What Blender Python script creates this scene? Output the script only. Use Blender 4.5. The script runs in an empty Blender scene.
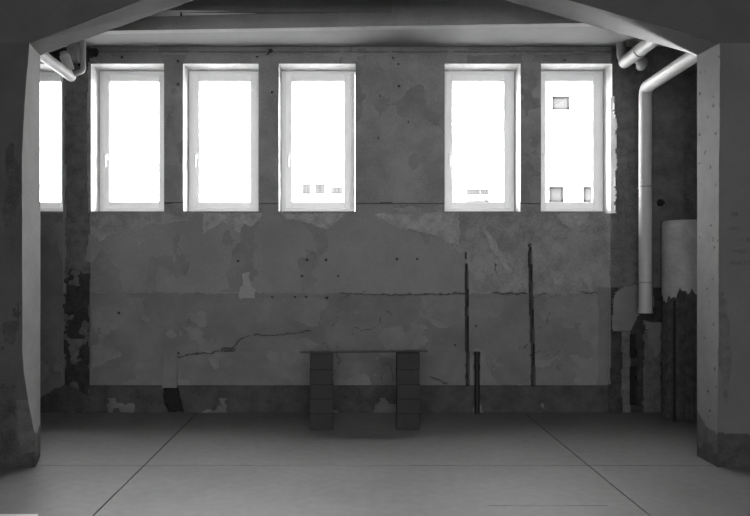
import bpy, bmesh, math, random
import numpy as np
from mathutils import Vector, Matrix

random.seed(5)
C = bpy.context.scene
COL = C.collection

# ------------------------------------------------------------------ camera, sky, light, exposure
F, PX, PY, EYE = 700.0, 345.0, 267.0, 1.5          # focal length in pixels, vanishing point, eye height
cd = bpy.data.cameras.new('camera'); cam = bpy.data.objects.new('camera', cd); COL.objects.link(cam)
cd.sensor_fit = 'HORIZONTAL'; cd.sensor_width = 36; cd.lens = 36 * F / 750
cd.shift_x = (375 - PX) / 750; cd.shift_y = (PY - 258) / 750
cd.clip_start = .05; cd.clip_end = 400
cam.location = (0, 0, EYE); cam.rotation_euler = (math.pi / 2, 0, 0)
C.camera = cam

w = bpy.data.worlds.new('overcast_sky'); C.world = w; w.use_nodes = True
w.node_tree.nodes['Background'].inputs[0].default_value = (1, 1, 1, 1)
w.node_tree.nodes['Background'].inputs[1].default_value = 25.0

def area(name, loc, rot, sx, sy, power):
    l = bpy.data.lights.new(name, 'AREA'); l.shape = 'RECTANGLE'; l.size = sx; l.size_y = sy; l.energy = power
    o = bpy.data.objects.new(name, l); COL.objects.link(o); o.location = loc; o.rotation_euler = rot
    return o
# added fill light, unseen behind the camera, to brighten the hall and window wall
area('added_rear_fill', (0.3, -2.85, 2.0), (math.radians(90), 0, 0), 6.5, 2.6, 240)

C.view_settings.view_transform = 'Standard'; C.view_settings.look = 'None'
C.view_settings.exposure = 0.5; C.view_settings.gamma = 1; C.view_settings.use_curve_mapping = False
C.cycles.max_bounces = 10; C.cycles.diffuse_bounces = 8; C.cycles.transparent_max_bounces = 12
C.cycles.sample_clamp_indirect = 6
C.cycles.use_denoising = True

# added spot, unseen behind the right pillar, to brighten the underside of the haunch
l = bpy.data.lights.new('added_haunch_spot', 'SPOT'); l.energy = 900; l.spot_size = math.radians(34); l.spot_blend = .9; l.shadow_soft_size = .06
o = bpy.data.objects.new('added_haunch_spot', l); COL.objects.link(o); o.location = (3.55, 5.83, 2.25)
o.rotation_euler = (Vector((2.68, 5.49, 3.20)) - o.location).to_track_quat('-Z', 'Y').to_euler()

# ------------------------------------------------------------------ helpers
def wx(px, s): return (px - PX) / s
def wz(py, s): return EYE + (PY - py) / s
SW = 97.0                       # pixels per metre on the window wall
YW = F / SW                     # its distance
SP, SPB = 133.5, 126.0          # front and back of the pillars
YP, YPB = F / SP, F / SPB

def mat(name, g, var=.25, scale=6, rough=.85, bump=.15, spots=0, spec=.3, metal=0, detail_scale=70):
    m = bpy.data.materials.new(name); m.use_nodes = True
    nt = m.node_tree; N = nt.nodes; L = nt.links
    b = N['Principled BSDF']; b.inputs['Roughness'].default_value = rough; b.inputs['Metallic'].default_value = metal
    b.inputs['Specular IOR Level'].default_value = spec
    tc = N.new('ShaderNodeTexCoord')
    n1 = N.new('ShaderNodeTexNoise'); n1.inputs['Scale'].default_value = scale; n1.inputs['Detail'].default_value = 6; n1.inputs['Roughness'].default_value = .65
    n2 = N.new('ShaderNodeTexNoise'); n2.inputs['Scale'].default_value = detail_scale; n2.inputs['Detail'].default_value = 3
    L.new(tc.outputs['Object'], n1.inputs['Vector']); L.new(tc.outputs['Object'], n2.inputs['Vector'])
    mx = N.new('ShaderNodeMath'); mx.operation = 'MULTIPLY_ADD'; mx.inputs[1].default_value = .35
    L.new(n2.outputs['Fac'], mx.inputs[0]); 
    m2 = N.new('ShaderNodeMath'); m2.operation = 'MULTIPLY'; m2.inputs[1].default_value = .65
    L.new(n1.outputs['Fac'], m2.inputs[0]); L.new(m2.outputs[0], mx.inputs[2])
    r = N.new('ShaderNodeValToRGB'); e = r.color_ramp.elements
    lo, hi = g * (1 - var), g * (1 + var)
    e[0].position = .38; e[0].color = (lo, lo, lo, 1); e[1].position = .62; e[1].color = (hi, hi, hi, 1)
    L.new(mx.outputs[0], r.inputs[0])
    out = r.outputs[0]
    if spots:
        v = N.new('ShaderNodeTexVoronoi'); v.inputs['Scale'].default_value = spots; dn = N.new('ShaderNodeTexNoise'); dn.inputs['Scale'].default_value = 30; v.inputs['Randomness'].default_value = 1
        va = N.new('ShaderNodeVectorMath'); va.operation = 'MULTIPLY_ADD'; va.inputs[1].default_value = (.06, .06, .06)
        L.new(dn.outputs['Color'], va.inputs[0]); L.new(tc.outputs['Object'], va.inputs[2]); L.new(tc.outputs['Object'], dn.inputs['Vector'])
        L.new(va.outputs[0], v.inputs['Vector'])
        rr = N.new('ShaderNodeValToRGB'); q = rr.color_ramp.elements
        q[0].position = .09; q[0].color = (.25, .25, .25, 1); q[1].position = .16; q[1].color = (1, 1, 1, 1)
        L.new(v.outputs['Distance'], rr.inputs[0])
        mm = N.new('ShaderNodeMix'); mm.data_type = 'RGBA'; mm.blend_type = 'MULTIPLY'; mm.inputs[0].default_value = 1
        L.new(out, mm.inputs[6]); L.new(rr.outputs[0], mm.inputs[7]); out = mm.outputs[2]
    L.new(out, b.inputs['Base Color'])
    if bump:
        bp = N.new('ShaderNodeBump'); bp.inputs['Strength'].default_value = bump; bp.inputs['Distance'].default_value = .01
        L.new(mx.outputs[0], bp.inputs['Height']); L.new(bp.outputs[0], b.inputs['Normal'])
    return m

M = {}
M['upper'] = mat('upper_wall_plaster', 0.223, .22, 3.0)
M['skim'] = mat('grey_skim_plaster', 0.207, .12, 2.2)
M['lime'] = mat('pale_lime_plaster', 0.274, .28, 9)
M['lower'] = mat('lower_wall_plaster', 0.152, .16, 3.0)
M['band'] = mat('dark_skirting_paint', 0.058, .35, 5)
M['rough'] = mat('bare_dark_masonry', 0.117, .35, 9, bump=.5)
M['skimd'] = mat('worn_skim_plaster', 0.174, .16, 4)
M['lowerl'] = mat('pale_lower_plaster', 0.182, .16, 5)
M['upperd'] = mat('worn_upper_plaster', 0.183, .2, 5)
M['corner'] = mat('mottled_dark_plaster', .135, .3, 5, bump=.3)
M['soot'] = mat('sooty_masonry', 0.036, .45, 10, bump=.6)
M['black'] = mat('black_slot', .012, .2, 10)
M['fill'] = mat('pale_filler', 0.173, .12, 4)
M['mid'] = mat('mottled_plaster', 0.211, .28, 6)
M['crack'] = mat('crack_dirt', 0.072, .3, 20)
M['white'] = mat('white_plaster', 0.277, .12, 7)
M['reveal'] = mat('reveal_plaster', .52, .18, 7)
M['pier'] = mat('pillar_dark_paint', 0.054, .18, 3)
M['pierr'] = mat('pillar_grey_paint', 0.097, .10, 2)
M['pierw'] = mat('pillar_pale_paint', 0.151, .10, 5, spots=10)
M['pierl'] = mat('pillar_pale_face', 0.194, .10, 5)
M['stub'] = mat('pillar_base_concrete', 0.040, .4, 9, bump=.5)
M['stubl'] = mat('pillar_chipped_concrete', 0.072, .3, 9, bump=.5)
M['smudge'] = mat('faded_stencil', 0.081, .25, 14)
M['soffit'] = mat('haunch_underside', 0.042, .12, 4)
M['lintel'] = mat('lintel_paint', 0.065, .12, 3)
M['beam'] = mat('beam_paint', 0.225, .14, 3)
M['ceil'] = mat('ceiling_paint', 0.173, .08, 3)
M['ceild'] = mat('hall_ceiling_paint', 0.216, .12, 3)
M['floor'] = mat('concrete_floor', 0.126, .16, .9, rough=.5, bump=.04, spec=.35, detail_scale=14)
M['joint'] = mat('floor_joint', .05, .3, 10)
M['hall'] = mat('hall_wall_paint', 0.216, .15, 2)
M['frame'] = mat('white_window_frame', .88, .03, 4, rough=.4, bump=0)
M['pvc'] = mat('pale_plastic_pipe', 0.432, .06, 6, rough=.42, bump=.02)
M['pvcd'] = mat('dull_plastic_pipe', 0.259, .10, 6, rough=.5, bump=.03)
M['metal'] = mat('handle_metal', .75, .04, 6, rough=.3, bump=0, metal=.6)
M['blackpipe'] = mat('black_iron', .014, .3, 12, rough=.6)
M['table'] = mat('table_leg_blocks', 0.035, .14, 5)
M['tabletop'] = mat('tabletop_dark', 0.036, .2, 8, rough=.6)
M['drum'] = mat('drum_enamel', 0.408, .18, 7, rough=.5)
M['drumd'] = mat('drum_core', 0.069, .4, 12, bump=.5)
M['wire'] = mat('dark_wire', .03, .2, 10)
M['board'] = mat('pale_board', .62, .08, 8)
M['painted_gap_light'] = mat('gap_light_paint', 0.817, .08, 8)  # near-white colour that stands for gap light above the beam
M['facade'] = mat('white_render', .75, .03, .5, bump=0)
M['farglass'] = mat('far_window_glass', 0.039, .3, .8, bump=0, rough=.9, spec=0)
M['farframe'] = mat('far_window_frame', .02, .1, 1, bump=0, spec=0)
M['ground'] = mat('yard_gravel', .45, .1, 2)

def glass():
    m = bpy.data.materials.new('window_glass'); m.use_nodes = True
    nt = m.node_tree; N = nt.nodes; L = nt.links
    N.remove(N['Principled BSDF'])
    t = N.new('ShaderNodeBsdfTransparent'); t.inputs[0].default_value = (.97, .97, .97, 1)
    g = N.new('ShaderNodeBsdfGlossy'); g.inputs['Roughness'].default_value = .02
    lw = N.new('ShaderNodeLayerWeight'); lw.inputs[0].default_value = .5
    pw = N.new('ShaderNodeMath'); pw.operation = 'POWER'; pw.inputs[1].default_value = 5; L.new(lw.outputs['Facing'], pw.inputs[0])
    fr = N.new('ShaderNodeMath'); fr.operation = 'MULTIPLY_ADD'; fr.inputs[1].default_value = .9; fr.inputs[2].default_value = .04; L.new(pw.outputs[0], fr.inputs[0])
    mx = N.new('ShaderNodeMixShader')
    L.new(fr.outputs[0], mx.inputs[0]); L.new(t.outputs[0], mx.inputs[1]); L.new(g.outputs[0], mx.inputs[2])
    L.new(mx.outputs[0], N['Material Output'].inputs[0])
    return m
M['glass'] = glass()

def link(name, me, parent=None, loc=None):
    o = bpy.data.objects.new(name, me); COL.objects.link(o)
    if loc is not None: o.location = loc
    if parent is not None: o.parent = parent
    return o
def obj(name, bm, m, parent=None, smooth=False, bevel=0):
    me = bpy.data.meshes.new(name)
    bmesh.ops.recalc_face_normals(bm, faces=bm.faces)
    bm.to_mesh(me); bm.free()
    for k in (m if isinstance(m, (list, tuple)) else [m]): me.materials.append(M[k])
    if smooth:
        for p in me.polygons: p.use_smooth = True
    o = link(name, me, parent)
    if bevel:
        b = o.modifiers.new('bevel', 'BEVEL'); b.width = bevel; b.segments = 2; b.limit_method = 'ANGLE'
    if smooth:
        try:
            me.set_sharp_from_angle(angle=math.radians(40))
        except Exception: pass
    return o
def empty(name, loc):
    o = bpy.data.objects.new(name, None); COL.objects.link(o); o.location = loc; o.empty_display_size = .1
    return o
def tag(o, label=None, cat=None, group=None, kind=None):
    if label: o['label'] = label
    if cat: o['category'] = cat
    if group: o['group'] = group
    if kind: o['kind'] = kind
    return o
def box(bm, x0, x1, y0, y1, z0, z1):
    r = bmesh.ops.create_cube(bm, size=1)
    for v in r['verts']:
        v.co = Vector((x0 if v.co.x < 0 else x1, y0 if v.co.y < 0 else y1, z0 if v.co.z < 0 else z1))
    return r['verts']
def cyl(bm, p, q, r, n=24, r2=None, caps=True):
    p, q = Vector(p), Vector(q); d = q - p
    R = d.to_track_quat('Z', 'Y').to_matrix().to_4x4(); R.translation = (p + q) / 2
    bmesh.ops.create_cone(bm, cap_ends=caps, segments=n, radius1=r, radius2=r if r2 is None else r2, depth=d.length, matrix=R)
def tube(bm, pts, r, n=20, bend=None):
    """swept round pipe through pts with rounded corners of radius bend"""
    pts = [Vector(p) for p in pts]
    path = [pts[0]]
    for i in range(1, len(pts) - 1):
        a, b, c = pts[i - 1], pts[i], pts[i + 1]
        k = min(bend or r * 1.3, (a - b).length * .49, (c - b).length * .49)
        p0, p1 = b + (a - b).normalized() * k, b + (c - b).normalized() * k
        for j in range(7):
            t = j / 6; path.append(p0 * (1 - t) ** 2 + b * 2 * t * (1 - t) + p1 * t * t)
    path.append(pts[-1])
    up = Vector((0.13, .41, .9)).normalized(); rings = []
    for i, p in enumerate(path):
        d = (path[min(i + 1, len(path) - 1)] - path[max(i - 1, 0)]).normalized()
        s = d.cross(up); s.normalize(); t = s.cross(d); up = t
        rings.append([bm.verts.new(p + (s * math.cos(2 * math.pi * k / n) + t * math.sin(2 * math.pi * k / n)) * r) for k in range(n)])
    for a, b in zip(rings, rings[1:]):
        for k in range(n): bm.faces.new((a[k], a[(k + 1) % n], b[(k + 1) % n], b[k]))
    bm.faces.new(rings[0][::-1]); bm.faces.new(rings[-1])

# value noise, used to roughen edges and relief
_rs = np.random.RandomState(11); _LAT = _rs.rand(64, 64)
def vnoise(x, y):
    xi = np.floor(x).astype(int); yi = np.floor(y).astype(int); fx = x - xi; fy = y - yi
    fx = fx * fx * (3 - 2 * fx); fy = fy * fy * (3 - 2 * fy)
    a = _LAT[xi % 64, yi % 64]; b = _LAT[(xi + 1) % 64, yi % 64]; c = _LAT[xi % 64, (yi + 1) % 64]; d = _LAT[(xi + 1) % 64, (yi + 1) % 64]
    return (a * (1 - fx) + b * fx) * (1 - fy) + (c * (1 - fx) + d * fx) * fy - .5
def fbm(x, y, s, o=4, off=0):
    t = 0
    for k in range(o): t = t + vnoise(x / s * 2 ** k + off + 7.3 * k, y / s * 2 ** k + off * 1.7 + 3.1 * k) * .5 ** k
    return t
def inpoly(u, v, poly):
    res = np.zeros(u.shape, bool); n = len(poly)
    for i in range(n):
        x0, y0 = poly[i]; x1, y1 = poly[(i + 1) % n]
        if y0 == y1: continue
        res ^= ((y0 > v) != (y1 > v)) & (u < (x1 - x0) * (v - y0) / (y1 - y0) + x0)
    return res
def dline(u, v, pts):
    d = np.full(u.shape, 1e9)
    for (x0, y0), (x1, y1) in zip(pts, pts[1:]):
        dx, dy = x1 - x0, y1 - y0
        t = np.clip(((u - x0) * dx + (v - y0) * dy) / (dx * dx + dy * dy), 0, 1)
        d = np.minimum(d, np.hypot(u - x0 - t * dx, v - y0 - t * dy))
    return d
def grid_object(name, P, matidx, mats, hole=None, extra=None):
    """P: (nv, nu, 3) points; matidx, hole: (nv-1, nu-1)"""
    nv, nu, _ = P.shape
    verts = P.reshape(-1, 3)
    ii, jj = np.meshgrid(np.arange(nv - 1), np.arange(nu - 1), indexing='ij')
    keep = np.ones(ii.shape, bool) if hole is None else ~hole
    i, j = ii[keep], jj[keep]
    quads = np.stack([i * nu + j, i * nu + j + 1, (i + 1) * nu + j + 1, (i + 1) * nu + j], 1)
    mi = matidx[keep].tolist()
    verts = verts.tolist(); faces = quads.tolist()
    if extra:
        for ev, ef, em in extra:
            b = len(verts); verts += ev; faces += [[b + k for k in f] for f in ef]; mi += [em] * len(ef)
    me = bpy.data.meshes.new(name); me.from_pydata(verts, [], faces)
    for k in mats: me.materials.append(M[k])
    me.polygons.foreach_set('material_index', mi)
    me.update()
    return link(name, me)

# ------------------------------------------------------------------ the window wall
XL, XR = -4.60, 3.75
ZC, ZH = 3.77, 3.92             # ceiling of the window bay, ceiling of the hall
OPEN = [(-11, 62.8), (90.5, 164), (183, 258.5), (278.7, 355.5), (444.6, 520.6), (541, 612.5)]
OT, OB = 63.7, 211.3

def build_back_wall():
    u0, u1, v0, v1 = PX + XL * SW, PX + XR * SW, PY - (ZC + .1 - EYE) * SW, PY + EYE * SW + 1
    U = np.unique(np.concatenate([np.arange(u0, u1, 1.0), [u1]] + [np.array(o) for o in OPEN]))
    V = np.unique(np.concatenate([np.arange(v0, v1, 1.0), [v1, OT, OB]]))
    U = U[np.concatenate([[True], np.diff(U) > 1e-6])]; V = V[np.concatenate([[True], np.diff(V) > 1e-6])]
    u, v = np.meshgrid(U, V)
    mats = ['upper', 'skim', 'lime', 'lower', 'band', 'rough', 'soot', 'black', 'fill', 'mid', 'crack', 'white', 'reveal', 'corner', 'skimd', 'lowerl', 'upperd']
    K = {k: i for i, k in enumerate(mats)}
    def layers(u, v):
        pu = u + 5 * fbm(u, v, 14, 4, 1); pv = v + 5 * fbm(u, v, 14, 4, 9)          # rough edges
        qu = u + 2 * fbm(u, v, 6, 3, 4); qv = v + 2 * fbm(u, v, 6, 3, 6)
        m = np.full(u.shape, K['upper']); d = .004 * fbm(u, v, 60, 3, 2) + .0025 * fbm(u, v, 9, 3, 5)
        def put(mask, k, h=None, add=0):
            m[mask] = K[k]
            if h is not None: d[mask] = h + .25 * d[mask]
            d[mask] += add
        put(qv > 204, 'skim', add=-.003)
        put((v < 203) & (u > 90) & (u < 610) & (fbm(u * 1.3, v, 46, 5, 41) > .17), 'upperd')
        put((v > 205) & (v < 292) & (fbm(u * 1.5, v, 52, 5, 31) > .14), 'skimd', add=-.001)
        # mottled old plaster under the sills and right of the skim coat
        put(inpoly(pu, pv, [(92, 205), (192, 205), (190, 221), (150, 226), (112, 236), (92, 246)]), 'mid', add=-.003)
        put(inpoly(pu, pv, [(396, 205), (612, 205), (612, 293), (477, 293), (472, 274), (463, 256), (447, 241), (425, 233), (396, 228)]), 'mid', add=-.004)
        for poly in ([(203, 213), (262, 213), (258, 222), (250, 226), (243, 224), (240, 233), (236, 232), (231, 225), (222, 222), (211, 228), (203, 233)],
                     [(281, 213), (346, 213), (339, 220), (329, 229), (318, 226), (305, 222), (287, 218)],
                     [(374, 214), (459, 212), (459, 246), (450, 243), (430, 234), (412, 229), (396, 228), (383, 220)],
                     [(558, 214), (590, 213), (586, 222), (572, 228), (562, 224)],
                     [(553, 276), (560, 273), (566, 275), (563, 284), (556, 285)],
                     [(482, 227), (488, 231), (500, 250), (512, 272), (508, 272), (492, 250)]):
            put(inpoly(qu, qv, poly), 'lime', add=-.003)
        put(inpoly(pu, pv, [(567, 234), (593, 234), (591, 290), (569, 262)]), 'upper')
        # lower coat, proud of the skim by a few millimetres
        put((qv > 293.5 + .004 * (u - 300)) & (u > 60), 'lower', add=.006)
        put((v > 295) & (v < 385) & (u > 92) & (u < 608) & (fbm(u, v * 1.2, 50, 5, 51) > .16), 'lowerl', add=.001)
        put((v > 297) & (v < 385) & (u > 92) & (u < 608) & (fbm(u, v * 1.2, 44, 5, 61) > .22), 'skimd', add=-.002)
        put((v > 225) & (v < 383) & (u > 92) & (u < 608) & (np.abs(fbm(u, v, 30, 3, 71)) < .008) & (fbm(u, v, 60, 2, 81) > .2), 'crack', add=-.003)
        put((u < 63) & (v > 213), 'lower')
        put((u < 63) & (v > 213) & (fbm(u, v, 40, 5, 91) > .1), 'skimd')
        put(inpoly(qu, qv, [(242, 273), (250, 272), (251, 287), (255, 290), (254, 298), (239, 298), (240, 288), (243, 284)]), 'white', add=.004)
        put((dline(qu, qv, [(330, 294), (420, 295), (470, 293), (540, 294), (608, 292)]) < .6) & (fbm(u, v, 30, 2, 3) > -.12), 'crack', add=-.006)
        # dark painted skirting with blotches
        bandm = (v > 385.3 + .4 * fbm(u, v, 30, 2, 3)) & (u > 88) & (u < 611)
        put(bandm, 'band', add=-.004)
        put(bandm & (v > 398) & (fbm(u, v, 16, 3, 12) > .33), 'corner', add=.003)
        put((qv > 404) & (u > 30) & (u < 90), 'band')
        # crack
        ck = [(176, 357), (200, 354), (220, 352), (231, 349), (240, 340), (252, 335), (275, 335.5), (296, 333), (312, 330)]
        dk = dline(qu, qv, ck)
        put(dk < .45 + .6 * (fbm(u, v, 9, 2, 8) + .1), 'crack', add=-.006)
        put(np.hypot((qu - 227) / 8, (qv - 350) / 2.2) < 1, 'crack', add=-.006)
        put((dline(qu, qv, [(430, 377), (447, 383)]) < .9), 'crack', add=-.003)
        # grooves
        put((np.abs(v - 203.3 - .6 * fbm(u, v, 30, 2, 3)) < .55) & (u > 90), 'crack', add=-.006)
        put((np.abs(v - 51.5) < .7) & (u > 100) & (u < 610), 'rough', add=-.004)
        put((qv > 52.3) & (qv < 55), 'upper', add=.006)
        # vertical chases
        def slot(x0, y0, x1, y1, wd, dep, k='soot'):
            t = (v - y0) / (y1 - y0); xc = x0 + (x1 - x0) * t + .5 * fbm(u, v, 12, 2, 3)
            put((v > y0) & (v < y1) & (np.abs(u - xc) < wd * (1 - .3 * (v < y0 + 8))), k, dep)
        slot(466, 252, 466, 259, 1.1, -.01, 'soot'); slot(466.5, 264, 467.5, 386, 1.5, -.035)
        slot(530, 244, 533.5, 386, 1.8, -.035)
        # left strip of bare masonry between the first two windows
        edge = 2.4 * fbm(u, v, 13, 2, 7)
        put((u > 65 + .6 * edge) & (u < 89.5 + .5 * edge) & (v < 415), 'rough', -.012, 0)
        s = (u > 64 + edge) & (u < 88 + edge) & (v > 268 + 4 * edge) & (v < 408 + edge)
        put(s, 'soot', -.035)
        put(s & (fbm(u, v, 12, 3, 21) > .18), 'rough', -.02)
        put(inpoly(qu, qv, [(40, 398), (64, 384), (88, 396), (104, 412), (30, 412)]), 'band', 0)
        put(inpoly(qu, qv, [(88, 234), (98, 238), (100, 252), (92, 262), (84, 262)]), 'skim', .004)
        put(s & (dline(u, v, [(70, 260), (86, 258)]) < 2), 'rough', -.02)
        put(inpoly(qu, qv, [(44, 40), (66, 40), (66, 64), (60, 72), (50, 66)]), 'soot', -.01)
        put((u > 76.5) & (u < 80) & (v < 66), 'black', -.03); put((u > 84) & (u < 88.5) & (v < 66), 'soot', -.02)
        put(np.hypot((qu - 92) / 7, (qv - 52) / 5) < 1, 'soot')
        # right strip and the dark corner
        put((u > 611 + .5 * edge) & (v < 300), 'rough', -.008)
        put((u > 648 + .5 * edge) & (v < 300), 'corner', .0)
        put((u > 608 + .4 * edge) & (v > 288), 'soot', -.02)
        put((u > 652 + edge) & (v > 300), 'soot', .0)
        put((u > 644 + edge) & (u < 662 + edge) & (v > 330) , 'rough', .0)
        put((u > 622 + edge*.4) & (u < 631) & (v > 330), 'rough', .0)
        put((u > 598 + edge) & (u < 611 + .4 * edge) & (v > 288) & (v < 385), 'lower', .004)
        put(inpoly(qu, qv, [(612, 300), (616, 291), (624, 286), (640, 284), (653, 288), (654, 306), (638, 316), (631, 331), (612, 331)]), 'fill', .012)
        put(inpoly(qu, qv, [(643, 320), (661, 322), (661, 352), (656, 357), (650, 344)]), 'fill', .006)
        put((u > 630 + .3 * edge) & (u < 637 + .3 * edge) & (v > 335) & (v < 358), 'black', -.05)
        put((u > 630 + .3 * edge) & (u < 638 + .3 * edge) & (v > 367) & (v < 405), 'black', -.05)
        put((u > 684) & (v > 72), 'rough', -.06)
        put((np.hypot(u - 660, v - 203) < 3 + edge), 'black', -.01)
        # broken recess below the boxed pipe
        put(inpoly(qu, qv, [(164, 384), (177, 384), (182, 404), (184, 413), (168, 413), (164, 404)]), 'black', -.06)
        # crumbled reveal corners
        c5 = (u > 606) & (u < 616.5 + 4 * fbm(u, v, 12, 3, 17)) & (v > 96 + .9 * edge) & (v < 213)
        m[c5] = K['reveal']; d[c5] = -.010 * np.clip(617 - u[c5], 0, 6) - .003
        c1 = (u > 87.5 + 2.2 * fbm(u, v, 9, 3, 27)) & (u < 91) & (v > 62) & (v < 212)
        m[c1] = K['mid']; d[c1] = -.012
        # anchor holes and pock marks
        for (hx, hy, r) in [(238, 261, 1), (307, 260, 1.3), (326, 260, 1.2), (302, 276, 1), (338, 276, .9), (272, 297, .9), (295, 297, .9), (327, 298, 1.3), (119, 313, 1),
                            (397, 259, 1), (417, 259, .9), (393, 58, .9), (398, 64, .9), (399, 86, 1.2), (380, 96, .8), (272, 92, 1.3), (122, 57, 1.2), (178, 61, 1), (178, 84, 1),
                            (408, 122, .8), (378, 138, .8), (565, 60, 1), (257, 57, .9), (455, 345, .8), (168, 353, .9), (178, 353, .9), (197, 353, .8), (306, 297, .9), (476, 326, .8)]:
            put(np.hypot(u - hx, v - hy) < r, 'black', -.012)
        put(np.hypot((qu - 414) / 5, (qv - 162) / 9) < 1, 'skim')
        put(np.hypot((qu - 434) / 5, (qv - 172) / 9) < 1, 'skim')
        return m, d
    _, d = layers(u, v)
    uc, vc = np.meshgrid((U[1:] + U[:-1]) / 2, (V[1:] + V[:-1]) / 2)
    m, _ = layers(uc, vc)
    hole = np.zeros(uc.shape, bool)
    for a, b in OPEN: hole |= (uc > a) & (uc < b) & (vc > OT) & (vc < OB)
    P = np.stack([(u - PX) / SW, YW - d, EYE + (PY - v) / SW], 2)
    extra = []
    YO = YW + .42
    jt, jb = int(np.searchsorted(V, OT - 1e-4)), int(np.searchsorted(V, OB - 1e-4))
    def strip(pts, rev):
        n = len(pts); a = [list(p) for p in pts]; b = [[p[0], YO, p[2]] for p in pts]
        extra.append((a + b, [[i, i + 1, n + i + 1, n + i] if not rev else [i, n + i, n + i + 1, i + 1] for i in range(n - 1)], K['reveal']))
    for a, b in OPEN:
        ia, ib = int(np.searchsorted(U, a - 1e-4)), int(np.searchsorted(U, b - 1e-4))
        strip(P[jt:jb + 1, ia], False); strip(P[jt:jb + 1, ib], True)
        strip(P[jt, ia:ib + 1], True); strip(P[jb, ia:ib + 1], False)
    # outer face of the wall
    xs = [XL - .2] + [wx(e, SW) for o in OPEN for e in o] + [XR + .2]
    zt, zb = wz(OT, SW), wz(OB, SW)
    for i in range(len(xs) - 1):
        segs = [(0, zb), (zb, zt), (zt, 4.2)] if i % 2 == 0 else [(0, zb), (zt, 4.2)]
        for z0, z1 in segs:
            extra.append(([[xs[i], YO, z0], [xs[i + 1], YO, z0], [xs[i + 1], YO, z1], [xs[i], YO, z1]], [[3, 2, 1, 0]], K['mid']))
    return tag(grid_object('wall_back', P, m, mats, hole, extra), kind='structure')
build_back_wall()

# ------------------------------------------------------------------ floor
def build_floor():
    j = .005
    cx = [-1.52, 1.84]; cy = [F / 132.3]
    X = np.unique(np.concatenate([np.linspace(XL, XR, 60), [c + s for c in cx for s in (-j, j)]]))
    Y = np.unique(np.concatenate([np.linspace(-3, YW + .09, 60), [c + s for c in cy for s in (-.004, .004)]]))
    # short hairline crack in the near slab
    Y = np.unique(np.concatenate([Y, [4.397, 4.403]])); X = np.unique(np.concatenate([X, [.9, 1.65]]))
    xm, ym = (X[1:] + X[:-1]) / 2, (Y[1:] + Y[:-1]) / 2
    gx = np.zeros(len(xm), bool); gy = np.zeros(len(ym), bool)
    for c in cx: gx |= np.abs(xm - c) < j
    for c in cy: gy |= np.abs(ym - c) < .004
    cell = gx[None, :] | gy[:, None]
    cell |= ((np.abs(ym - 4.4) < .003)[:, None]) & ((xm > .9) & (xm < 1.65))[None, :]
    x, y = np.meshgrid(X, Y)
    P = np.stack([x, y, np.zeros_like(x)], 2)
    extra = []
    o = grid_object('floor', P, np.zeros(cell.shape, int), ['floor', 'joint'], cell)
    me = o.data; bm = bmesh.new(); bm.from_mesh(me)
    ed = [e for e in bm.edges if e.is_boundary and all(XL + .01 < v.co.x < XR - .01 or -2.9 < v.co.y < YW for v in e.verts)]
    # groove bottoms
    for c in cx: 
        vs = [bm.verts.new(p) for p in ((c - j, -3, -.012), (c + j, -3, -.012), (c + j, YW + .09, -.012), (c - j, YW + .09, -.012))]
        f = bm.faces.new(vs); f.material_index = 1
    for c, a, b, h in ((cy[0], XL, XR, .004), (4.4, .9, 1.65, .003)):
        vs = [bm.verts.new(p) for p in ((a, c - h, -.0125), (b, c - h, -.0125), (b, c + h, -.0125), (a, c + h, -.0125))]
        f = bm.faces.new(vs); f.material_index = 1
    r = bmesh.ops.extrude_edge_only(bm, edges=[e for e in bm.edges if e.is_boundary and abs(e.verts[0].co.z) < 1e-6])
    for v in [g for g in r['geom'] if isinstance(g, bmesh.types.BMVert)]: v.co.z = -.0126
    bm.to_mesh(me); bm.free(); me.update()
    return tag(o, kind='structure')
build_floor()

# ------------------------------------------------------------------ ceilings, side walls, rear wall
def slab(name, m, *b):
    bm = bmesh.new(); box(bm, *b); return tag(obj(name, bm, m), kind='structure')
slab('ceiling', 'ceil', XL, XR, 6.24, YW + .05, ZC, ZC + .2)
slab('ceiling_hall', 'ceild', XL, XR, -3, 6.30, ZH, ZH + .2)
slab('wall_left', 'hall', XL - .2, XL, -3.2, YW + .4, -.05, 4.2)
slab('wall_right', 'hall', XR, XR + .2, -3.2, YW + .4, -.05, 4.2)
slab('wall_rear', 'hall', XL, XR, -3.2, -3, -.05, 4.2)

bm = bmesh.new()                                   # ceiling beam, a touch out of true
vs = box(bm, XL, XR, 0, 1, 0, 1)
for v in vs:
    t = (v.co.x - wx(100, 111)) / (wx(585, 113) - wx(100, 111))
    v.co = Vector((v.co.x, F / (111 + 2 * t) + (.09 if v.co.y > .5 else 0), 3.627 + .033 * t if v.co.z < .5 else ZH + .05))
tag(obj('beam_1', bm, 'beam'), kind='structure')

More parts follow.
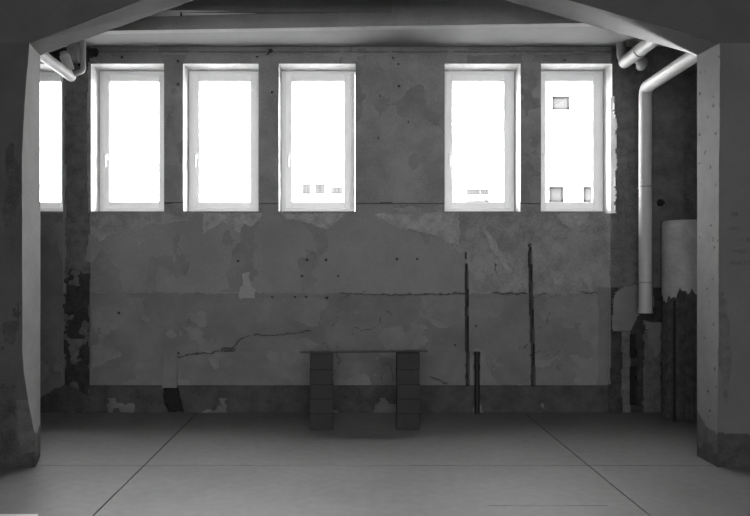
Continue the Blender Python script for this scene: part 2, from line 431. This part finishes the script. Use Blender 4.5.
# ------------------------------------------------------------------ the two pillars and the haunched lintel
ZK = 3.178
def pillar(name, xe, sgn, xfar, front_mats, rev, bottom):
    """front face from xfar to the edge, reveal from the front edge to the back edge, back face"""
    nz = 380; Z = np.linspace(0, ZK, nz)
    flare = bottom(Z)                                          # how far the front edge leans into the opening
    T = np.concatenate([np.linspace(0, .5, 12)[:-1], np.linspace(.5, 1, 90)])
    t, z = np.meshgrid(T, Z)
    e = (xe + flare)[:, None] + .004 * fbm(z * 97, z * 31, 14, 3, 5)
    ex = .004 * fbm(t * 140, z * 97, 30, 3, 5) * (t > 0)
    front = np.stack([xfar + (e - xfar) * t, YP + ex * (t < 1), z], 2)
    S = np.linspace(0, 1, 32); s, z2 = np.meshgrid(S, Z)
    rx = e[:, -1:] + (xe - e[:, -1:]) * s
    revp = np.stack([rx + .003 * fbm(s * 40, z2 * 97, 12, 3, 15) * (s > 0) * (s < 1), YP + (YPB - YP) * s, z2], 2)
    Bk = np.stack([xfar + (e[:, -1:] * 0 + xe - xfar) * t, np.full_like(t, YPB), z], 2)
    allP = np.concatenate([front, revp[:, 1:], Bk[:, ::-1][:, 1:]], 1)
    nf, nr = len(T) - 1, len(S) - 1
    tm, zm = np.meshgrid((T[1:] + T[:-1]) / 2, (Z[1:] + Z[:-1]) / 2)
    sm, zs = np.meshgrid((S[1:] + S[:-1]) / 2, (Z[1:] + Z[:-1]) / 2)
    xm = xfar + ((xe + bottom(zm)) - xfar) * tm
    mats, fm, rm = front_mats(xm, zm, sm, zs)
    mi = np.concatenate([fm, rm, np.full((nz - 1, len(T) - 1), mats.index(rev))], 1)
    return tag(grid_object(name, allP, mi, mats), kind='structure')

def left_mats(x, z, s, zs):
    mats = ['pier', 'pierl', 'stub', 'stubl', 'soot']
    fm = np.zeros(x.shape, int)
    u = PX + x * SP; v = PY + (EYE - z) * SP
    n = fbm(u, v, 24, 4, 3); n2 = fbm(u, v, 10, 3, 13)
    fm[np.hypot((u - 13 + 8 * n) / 7, (v - 195 + 20 * n2) / 55) < 1] = 2
    fm[np.hypot((u - 10 + 8 * n) / 12, (v - 330 + 30 * n2) / 22) < .8] = 2
    fm[(u > 18 + 8 * n) & (v > 400)] = 3
    fm[(v > 452 + 8 * n + .25 * (20 - u))] = 4
    fm[(u < 16 + 6 * n) & (v > 385 + 10 * n2)] = 2
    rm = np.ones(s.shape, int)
    vs_ = PY + (EYE - zs) * SP; nn = fbm(s * 30, vs_, 12, 3, 4)
    rm[vs_ > 434 + 6 * nn] = 3
    rm[vs_ > 458 + 6 * nn] = 4
    return mats, fm, rm
def left_flare(z):
    v = PY + (EYE - z) * SP
    return .098 * np.clip((v - 345) / 90, 0, 1) ** 1.6 + .055 * np.clip((z - 2.3) / .878, 0, 1) ** 1.5
def right_mats(x, z, s, zs):
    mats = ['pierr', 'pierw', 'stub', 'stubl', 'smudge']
    u = PX + x * SP; v = PY + (EYE - z) * SP
    n = fbm(u, v, 24, 4, 3); n2 = fbm(u, v, 8, 3, 13)
    fm = np.zeros(x.shape, int)
    # faded stencilled lines, unreadable
    for (a, b, y, h) in ((728, 738, 214, 1.2), (727, 741, 228, 1.6), (739, 756, 240, 1.8), (727, 756, 251, 2.0), (725, 758, 263, 1.6)):
        fm[(u > a) & (u < b) & (np.abs(v - y) < h * (1 + 1.2 * n2)) & (vnoise(u / 3.2, v * 0 + y) > -.34)] = 4
    fm[np.hypot((u - 724 + 6 * n) / 6, (v - 345 + 20 * n2) / 55) < 1] = 4
    fm[v > 434 + 3 * n] = 2
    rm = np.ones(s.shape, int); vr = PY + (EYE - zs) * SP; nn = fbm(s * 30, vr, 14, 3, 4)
    rm[vr > 432 - 18 * (s - .5) + 14 * nn] = 3
    rm[vr > 452 + 14 * nn] = 2
    return mats, fm, rm
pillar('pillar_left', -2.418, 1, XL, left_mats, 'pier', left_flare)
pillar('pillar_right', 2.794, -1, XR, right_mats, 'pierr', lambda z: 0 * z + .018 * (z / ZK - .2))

def build_lintel():
    prof = [(-2.418, ZK), (-1.195, 3.62), (1.25, 3.62), (2.806, ZK), (XR, ZK), (XR, ZH + .05), (XL, ZH + .05), (XL, ZK)]
    bm = bmesh.new()
    a = [bm.verts.new((x, YP, z)) for x, z in prof]; b = [bm.verts.new((x, YPB, z)) for x, z in prof]
    a[0].co.x = -2.363
    bm.faces.new(a); bm.faces.new(b[::-1])
    for i in range(len(prof)):
        j = (i + 1) % len(prof); f = bm.faces.new((a[i], b[i], b[j], a[j]))
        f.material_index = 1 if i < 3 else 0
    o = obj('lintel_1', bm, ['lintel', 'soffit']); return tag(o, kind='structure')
build_lintel()

# ------------------------------------------------------------------ windows
S2 = 93.8; YF = F / S2
def build_window(i, a, b):
    x0, x1 = wx(a, SW), wx(b, SW)
    if i == 6: x1 += .0
    z0, z1 = wz(OB, SW), wz(OT, SW)
    root = empty('window_%d' % i, (0, 0, 0)); root['kind'] = 'structure'
    def ring(x0, x1, z0, z1, wd, y0, y1, bw=None):
        bm = bmesh.new(); bw = bw or wd
        box(bm, x0, x0 + wd, y0, y1, z0, z1); box(bm, x1 - wd, x1, y0, y1, z0, z1)
        box(bm, x0 + wd, x1 - wd, y0, y1, z0, z0 + bw); box(bm, x0 + wd, x1 - wd, y0, y1, z1 - wd, z1)
        return bm
    g = .004
    obj('frame', ring(x0 + g, x1 - g, z0 + g, z1 - g, .052, YF + .01, YF + .08), 'frame', root, bevel=.004)
    sash = obj('sash', ring(x0 + .045, x1 - .045, z0 + .045, z1 - .045, .068, YF - .012, YF + .06), 'frame', root, bevel=.008)
    bm = bmesh.new(); box(bm, x0 + .105, x1 - .105, YF + .02, YF + .026, z0 + .105, z1 - .105)
    obj('pane', bm, 'glass', sash)
    bm = bmesh.new()                                            # bead around the pane
    bd = ring(x0 + .108, x1 - .108, z0 + .108, z1 - .108, .012, YF - .003, YF + .02); bm.free()
    obj('glazing_bead', bd, 'frame', sash)
    # handle on the left stile
    hx = x0 + .083; hz = z0 + .60
    bm = bmesh.new(); box(bm, hx - .014, hx + .014, YF - .022, YF - .011, hz - .035, hz + .035)
    box(bm, hx - .008, hx + .008, YF - .055, YF - .021, hz - .008, hz + .008)
    box(bm, hx - .011, hx + .011, YF - .062, YF - .044, hz - .115, hz + .012)
    obj('handle', bm, 'metal', root, bevel=.004)
    for zz in (z0 + .16, z1 - .16):
        bm = bmesh.new(); cyl(bm, (x1 - .05, YF - .016, zz - .035), (x1 - .05, YF - .016, zz + .035), .009, 12)
        obj('hinge', bm, 'frame', root, True)
    bm = bmesh.new(); box(bm, x0 + g, x1 - g, YF - .03, YF + .01, z0 + .002, z0 + .016)
    obj('sill', bm, 'frame', root, bevel=.003)
for i, (a, b) in enumerate(OPEN): build_window(i + 1, a, b)

# ------------------------------------------------------------------ pipes
def downpipe():
    s = 99.5; x = wx(645.3, s); y = F / s; r = .0625
    root = empty('downpipe', (x, y, 0))
    def P(p): return Vector(p) - Vector((x, y, 0))
    zt = wz(88, s); zb = wz(309, s)
    yn = 5.75; 
    bm = bmesh.new()
    tube(bm, [P((x, y, zb)), P((x, y, zt)), P((x + .02, yn, zt + .05))], r, 24, bend=.085)
    obj('pipe', bm, 'pvc', root, True)
    bm = bmesh.new(); cyl(bm, P((x, y, zb + .02)), P((x, y, zb - .03)), .069, 24); cyl(bm, P((x, y, zb - .028)), P((x, y, zb - .04)), .073, 24)
    obj('collar', bm, 'pvc', root, True)
    bm = bmesh.new(); cyl(bm, P((x, y, zb + .26)), P((x, y, zb + .275)), .066, 24); box(bm, -.012, .012, .05, YW - y - .002, zb + .258, zb + .277)
    obj('bracket', bm, 'pvcd', root, True)
    bm = bmesh.new(); cyl(bm, P((x, y, zt - 1.0)), P((x, y, zt - .985)), .066, 24); box(bm, -.012, .012, .05, YW - y - .002, zt - 1.002, zt - .983)
    obj('bracket', bm, 'pvcd', root, True)
    tag(root, 'long pale plastic downpipe with an elbow, fixed beside the right pillar', 'pipe')
downpipe()

def side_pipe(name, label, px, py, s, r, mirror, ynear, pm='pvc'):
    """pipe running from the hall to the window wall under the ceiling and turning up there"""
    x, z, y = wx(px, s), wz(py, s), F / s
    root = empty(name, (x, y, z))
    o = Vector((x, y, z))
    bm = bmesh.new(); tube(bm, [Vector((0, ynear - y, .02)), Vector((0, .01, 0)), ], r, 24)
    obj('pipe', bm, pm, root, True)
    bm = bmesh.new(); bmesh.ops.create_uvsphere(bm, u_segments=24, v_segments=14, radius=r * 1.04)
    for v in bm.verts: v.co.y = v.co.y * .75 + .01
    obj('elbow', bm, pm, root, True)
    return root, o
# left
root, o = side_pipe('waste_pipe', None, 70.5, 76, 99.5, .05, 1, 5.72, 'pvcd')
tag(root, 'pale waste pipe with a tee under the ceiling beside the left pillar', 'pipe')
bm = bmesh.new(); tube(bm, [Vector((.03, -.02, .01)), Vector((.135, -.02, .045)), Vector((.135, -.02, ZC - o.z - .002))], .026, 16, bend=.03)
obj('branch_pipe', bm, 'pvcd', root, True)
bm = bmesh.new(); cyl(bm, (.012, -.06, .05), (-.035, -.06, .185), .05, 24)
obj('coupling', bm, 'pvc', root, True)
bm = bmesh.new(); cyl(bm, (-.033, -.06, .18), (-.045, -.058, .215), .04, 20)
obj('inner_pipe', bm, 'pvcd', root, True)
# boxed duct behind it
bm = bmesh.new(); box(bm, wx(67, 98), wx(77.5, 98), 7.135, YW + .005, 3.60 - .0, ZC)
tag(obj('duct_box', bm, 'lime', bevel=.004), 'small grey boxed duct under the ceiling behind the left waste pipe', 'duct')
# right
root, o = side_pipe('soil_pipe', None, 625.5, 61.5, 99.5, .062, -1, 5.72)
tag(root, 'thick pale soil pipe under the ceiling above the elbow of the downpipe', 'pipe')
bm = bmesh.new(); tube(bm, [Vector((-.01, 0, .0)), Vector((-.02, .05, .06)), Vector((-.02, .06, ZC - o.z - .002))], .045, 16, bend=.05)
obj('riser', bm, 'pvcd', root, True)
bm = bmesh.new(); tube(bm, [Vector((.03, -.18, -.01)), Vector((.14, -.1, -.045)), Vector((.155, .0, -.045))], .05, 16, bend=.05)
obj('branch_pipe', bm, 'pvcd', root, True)
bm = bmesh.new(); cyl(bm, (0, -.30, .004), (0, -.36, .004), .069, 24)
obj('coupling', bm, 'pvc', root, True)

# black stand pipe against the wall
x = wx(477, 97.5); root = empty('standpipe', (x, YW - .045, 0))
zt = wz(352, 97.5)
bm = bmesh.new(); cyl(bm, (0, 0, 0), (0, 0, zt), .026, 20); obj('pipe', bm, 'blackpipe', root, True)
bm = bmesh.new(); cyl(bm, (0, 0, zt - .17), (0, 0, zt - .13), .031, 20); obj('collar', bm, 'blackpipe', root, True)
bm = bmesh.new(); cyl(bm, (0, 0, zt - .03), (0, 0, zt + .002), .031, 20); obj('cap', bm, 'blackpipe', root, True)
tag(root, 'short black standpipe rising from the floor against the wall', 'pipe')

# pale boxed pipe end on the left of the wall
bm = bmesh.new(); vs = box(bm, wx(162.5, SW), wx(177.5, SW), YW - .035, YW + .01, wz(387.5, SW), wz(352, SW))
for v in vs:
    if v.co.z > .6: v.co.y = min(v.co.y + .03, YW + .01)
tag(obj('conduit_cover', bm, 'lower', bevel=.006), 'pale plastered conduit cover on the wall above a black hole', 'cover')

# small frayed cable at the top of the wall
root = empty('cable_stub', (wx(268, 97), YW, wz(49, 97)))
for k in range(5):
    a = random.uniform(-1, 1); bm = bmesh.new()
    tube(bm, [Vector((.004 * k, .005, .0)), Vector((.03 * a, -.03, -.02 - .01 * k)), Vector((.05 * a + .01, -.03 - .008 * k, .015 * (k % 3) - .03)), Vector((.035 * a + .012 * k - .02, -.02, -.07 + .012 * k))], .0045, 8, bend=.02)
    obj('wire', bm, 'wire', root, True)
tag(root, 'frayed dark cable end sticking out at the top of the wall between two windows', 'cable')

# pale strip tilted on the beam, standing in for light from a ceiling gap
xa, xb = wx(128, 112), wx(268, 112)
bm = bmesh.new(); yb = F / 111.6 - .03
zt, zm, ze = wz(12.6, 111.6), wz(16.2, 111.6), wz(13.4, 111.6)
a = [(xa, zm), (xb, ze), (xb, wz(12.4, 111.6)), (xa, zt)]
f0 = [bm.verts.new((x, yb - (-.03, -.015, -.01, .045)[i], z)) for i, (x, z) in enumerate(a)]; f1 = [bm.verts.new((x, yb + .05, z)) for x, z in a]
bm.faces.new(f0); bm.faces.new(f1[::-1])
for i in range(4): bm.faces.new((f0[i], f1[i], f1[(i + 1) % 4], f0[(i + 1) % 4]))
bt = obj('painted_gap_light', bm, 'painted_gap_light'); tag(bt, 'thin pale strip painted for gap light along the ceiling beam at upper left', 'painted_gap_light')
bm = bmesh.new(); box(bm, wx(180.6, 112), wx(181.8, 112), yb - .006, yb + .02, zm - .006, zt + .004); obj('clip', bm, 'wire', bt)  # dark mark across the strip, standing for the break in the gap light

# ------------------------------------------------------------------ table in front of the wall
def table():
    s = 108.7; yf = F / s; dp = .13
    xc = wx(364, s); root = empty('console_table', (xc, yf + dp / 2, 0))
    top = wz(352, s)
    bm = bmesh.new(); vs = box(bm, wx(300, s) - xc, wx(428, s) - xc, -dp / 2, dp / 2, top - .007, top)
    for v in vs: v.co.z += .012 * (v.co.x / 1.2)
    obj('tabletop', bm, 'tabletop', root, bevel=.002)
    for a, b in ((310, 333), (397, 420)):
        x0, x1 = wx(a, s) - xc, wx(b, s) - xc; bm = bmesh.new()
        zs = [0, .15, .285, .42, .555, top - .012]
        for k in range(5):
            q = .003 * ((k * 7) % 3 - 1)
            box(bm, x0 + q, x1 + q, -dp / 2 + .008, dp / 2 - .005, zs[k] + .0, zs[k + 1] - .004)
        box(bm, x0 + .012, x1 - .012, -dp / 2 + .02, dp / 2 - .015, .01, top - .012)
        obj('leg', bm, 'table', root, bevel=.003)
    tag(root, 'narrow dark table with a thin top and two broad block legs before the wall', 'table')
table()

# ------------------------------------------------------------------ rounded drum behind the right pillar
def drum():
    r = .20; x = wx(685.5, 100.5); y = YW - .01 - r; x = min(x, XR - r - .02)
    root = empty('water_tank', (x, y, 0)); zt = wz(219.5, 700 / (y - r)); n = 72
    bm = bmesh.new(); rows = 30
    grid = []
    for k in range(rows):
        row = []
        for i in range(n):
            a = 2 * math.pi * i / n
            low = 1.22 + .05 * math.sin(3 * a + 1) + .025 * math.sin(11 * a) + .02 * math.sin(23 * a + 2)
            z = low + (zt - .03 - low) * k / (rows - 1)
            row.append(bm.verts.new((r * math.cos(a), r * math.sin(a), z)))
        grid.append(row)
    for q in ((.985, .015), (.93, .03)):
        grid.append([bm.verts.new((r * q[0] * math.cos(2 * math.pi * i / n), r * q[0] * math.sin(2 * math.pi * i / n), zt - .03 + q[1])) for i in range(n)])
    for a, b in zip(grid, grid[1:]):
        for i in range(n): bm.faces.new((a[i], a[(i + 1) % n], b[(i + 1) % n], b[i]))
    bm.faces.new(grid[-1])
    obj('shell', bm, 'drum', root, True)
    bm = bmesh.new(); rings = []
    for k in range(14):
        z = 1.32 * k / 13
        rings.append([bm.verts.new(((r - .012 + .006 * math.sin(9 * i) + .004 * math.sin(2.3 * k + i)) * math.cos(2 * math.pi * i / n), (r - .012 + .006 * math.sin(9 * i)) * math.sin(2 * math.pi * i / n), z)) for i in range(n)])
    for a, b in zip(rings, rings[1:]):
        for i in range(n): bm.faces.new((a[i], a[(i + 1) % n], b[(i + 1) % n], b[i]))
    bm.faces.new(rings[-1]); bm.faces.new(rings[0][::-1])
    obj('core', bm, 'drumd', root, True)
    tag(root, 'pale upright round tank with a dark broken lower half behind the right pillar', 'tank')
    # dark pipe in front of it
    xp = wx(668, 101); yp = F / 103
    bm = bmesh.new(); cyl(bm, (xp, yp, 0), (xp, yp, wz(300, 102)), .011, 12)
    tag(obj('iron_rod', bm, 'blackpipe', None, True), 'thin black iron rod standing in front of the pale tank', 'rod')
drum()

# pale board lying on the floor at the near left
s = 166.5
bm = bmesh.new(); box(bm, wx(-40, s), wx(38, s), F / s - .30, F / s + .004, .0, .016)
tag(obj('floor_board', bm, 'board', bevel=.003), 'pale board on the floor at the bottom left corner', 'board')

# ------------------------------------------------------------------ outside
slab('ground_yard', 'ground', -60, 60, YW + .43, 120, .9, 1.0)
def building(name, label, x0, x1, y0, y1, z1, wins, ledges=()):
    root = empty(name, ((x0 + x1) / 2, y0, 1.0)); ox, oy, oz = root.location
    bm = bmesh.new(); box(bm, x0 - ox, x1 - ox, 0, y1 - oy, 0, z1 - oz); obj('wall', bm, 'facade', root)
    for (a, b, c, d, bars) in wins:
        bm = bmesh.new(); t = .07
        box(bm, a - ox, b - ox, -.06, .0, c - oz, c + t - oz); box(bm, a - ox, b - ox, -.06, 0, d - t - oz, d - oz)
        for k in range(bars + 1):
            xx = a + (b - a - t) * k / bars - ox; box(bm, xx, xx + t, -.06, 0, c - oz, d - oz)
        f = obj('window', bm, 'farframe', root)
        bm = bmesh.new(); box(bm, a + .03 - ox, b - .03 - ox, -.03, -.005, c + .03 - oz, d - .03 - oz); obj('pane', bm, 'farglass', f)
    for (a, b, c, d, dep) in ledges:
        bm = bmesh.new(); box(bm, a - ox, b - ox, -dep, 0, c - oz, d - oz); obj('ledge', bm, 'facade', root)
    tag(root, label, 'building'); return root
s = F / 60
def W(x0, x1, y0, y1, s, n): return (wx(x0, s), wx(x1, s), wz(y1, s), wz(y0, s), n)
building('apartment_building', 'far white building seen through the windows either side of the broad middle wall', -9, 16, 60, 72, 13,
         [W(302, 311, 184, 194, s, 3), W(315, 325, 184, 194, s, 2), W(331, 343, 187, 194, s, 3), W(466, 480, 189, 195, s, 5), W(480.5, 494, 189, 195, s, 5), W(466, 494, 200, 203, s, 9)],
         [(wx(455, s), wx(505, s), wz(198, s), wz(196, s), .5)])
s = F / 26
building('annex_building', 'near white building with a box window and ledge seen through the rightmost window', 7.0, 11.5, 26, 34, 10.5,
         [W(552, 569, 97, 110, s, 1), W(549, 563, 187, 202, s, 1), W(583, 600, 187, 202, s, 1)],
         [(wx(546, s), wx(610, s), wz(186, s), wz(182, s), .3), (wx(550, s), wx(571, s), wz(96, s), wz(92, s), .25)])
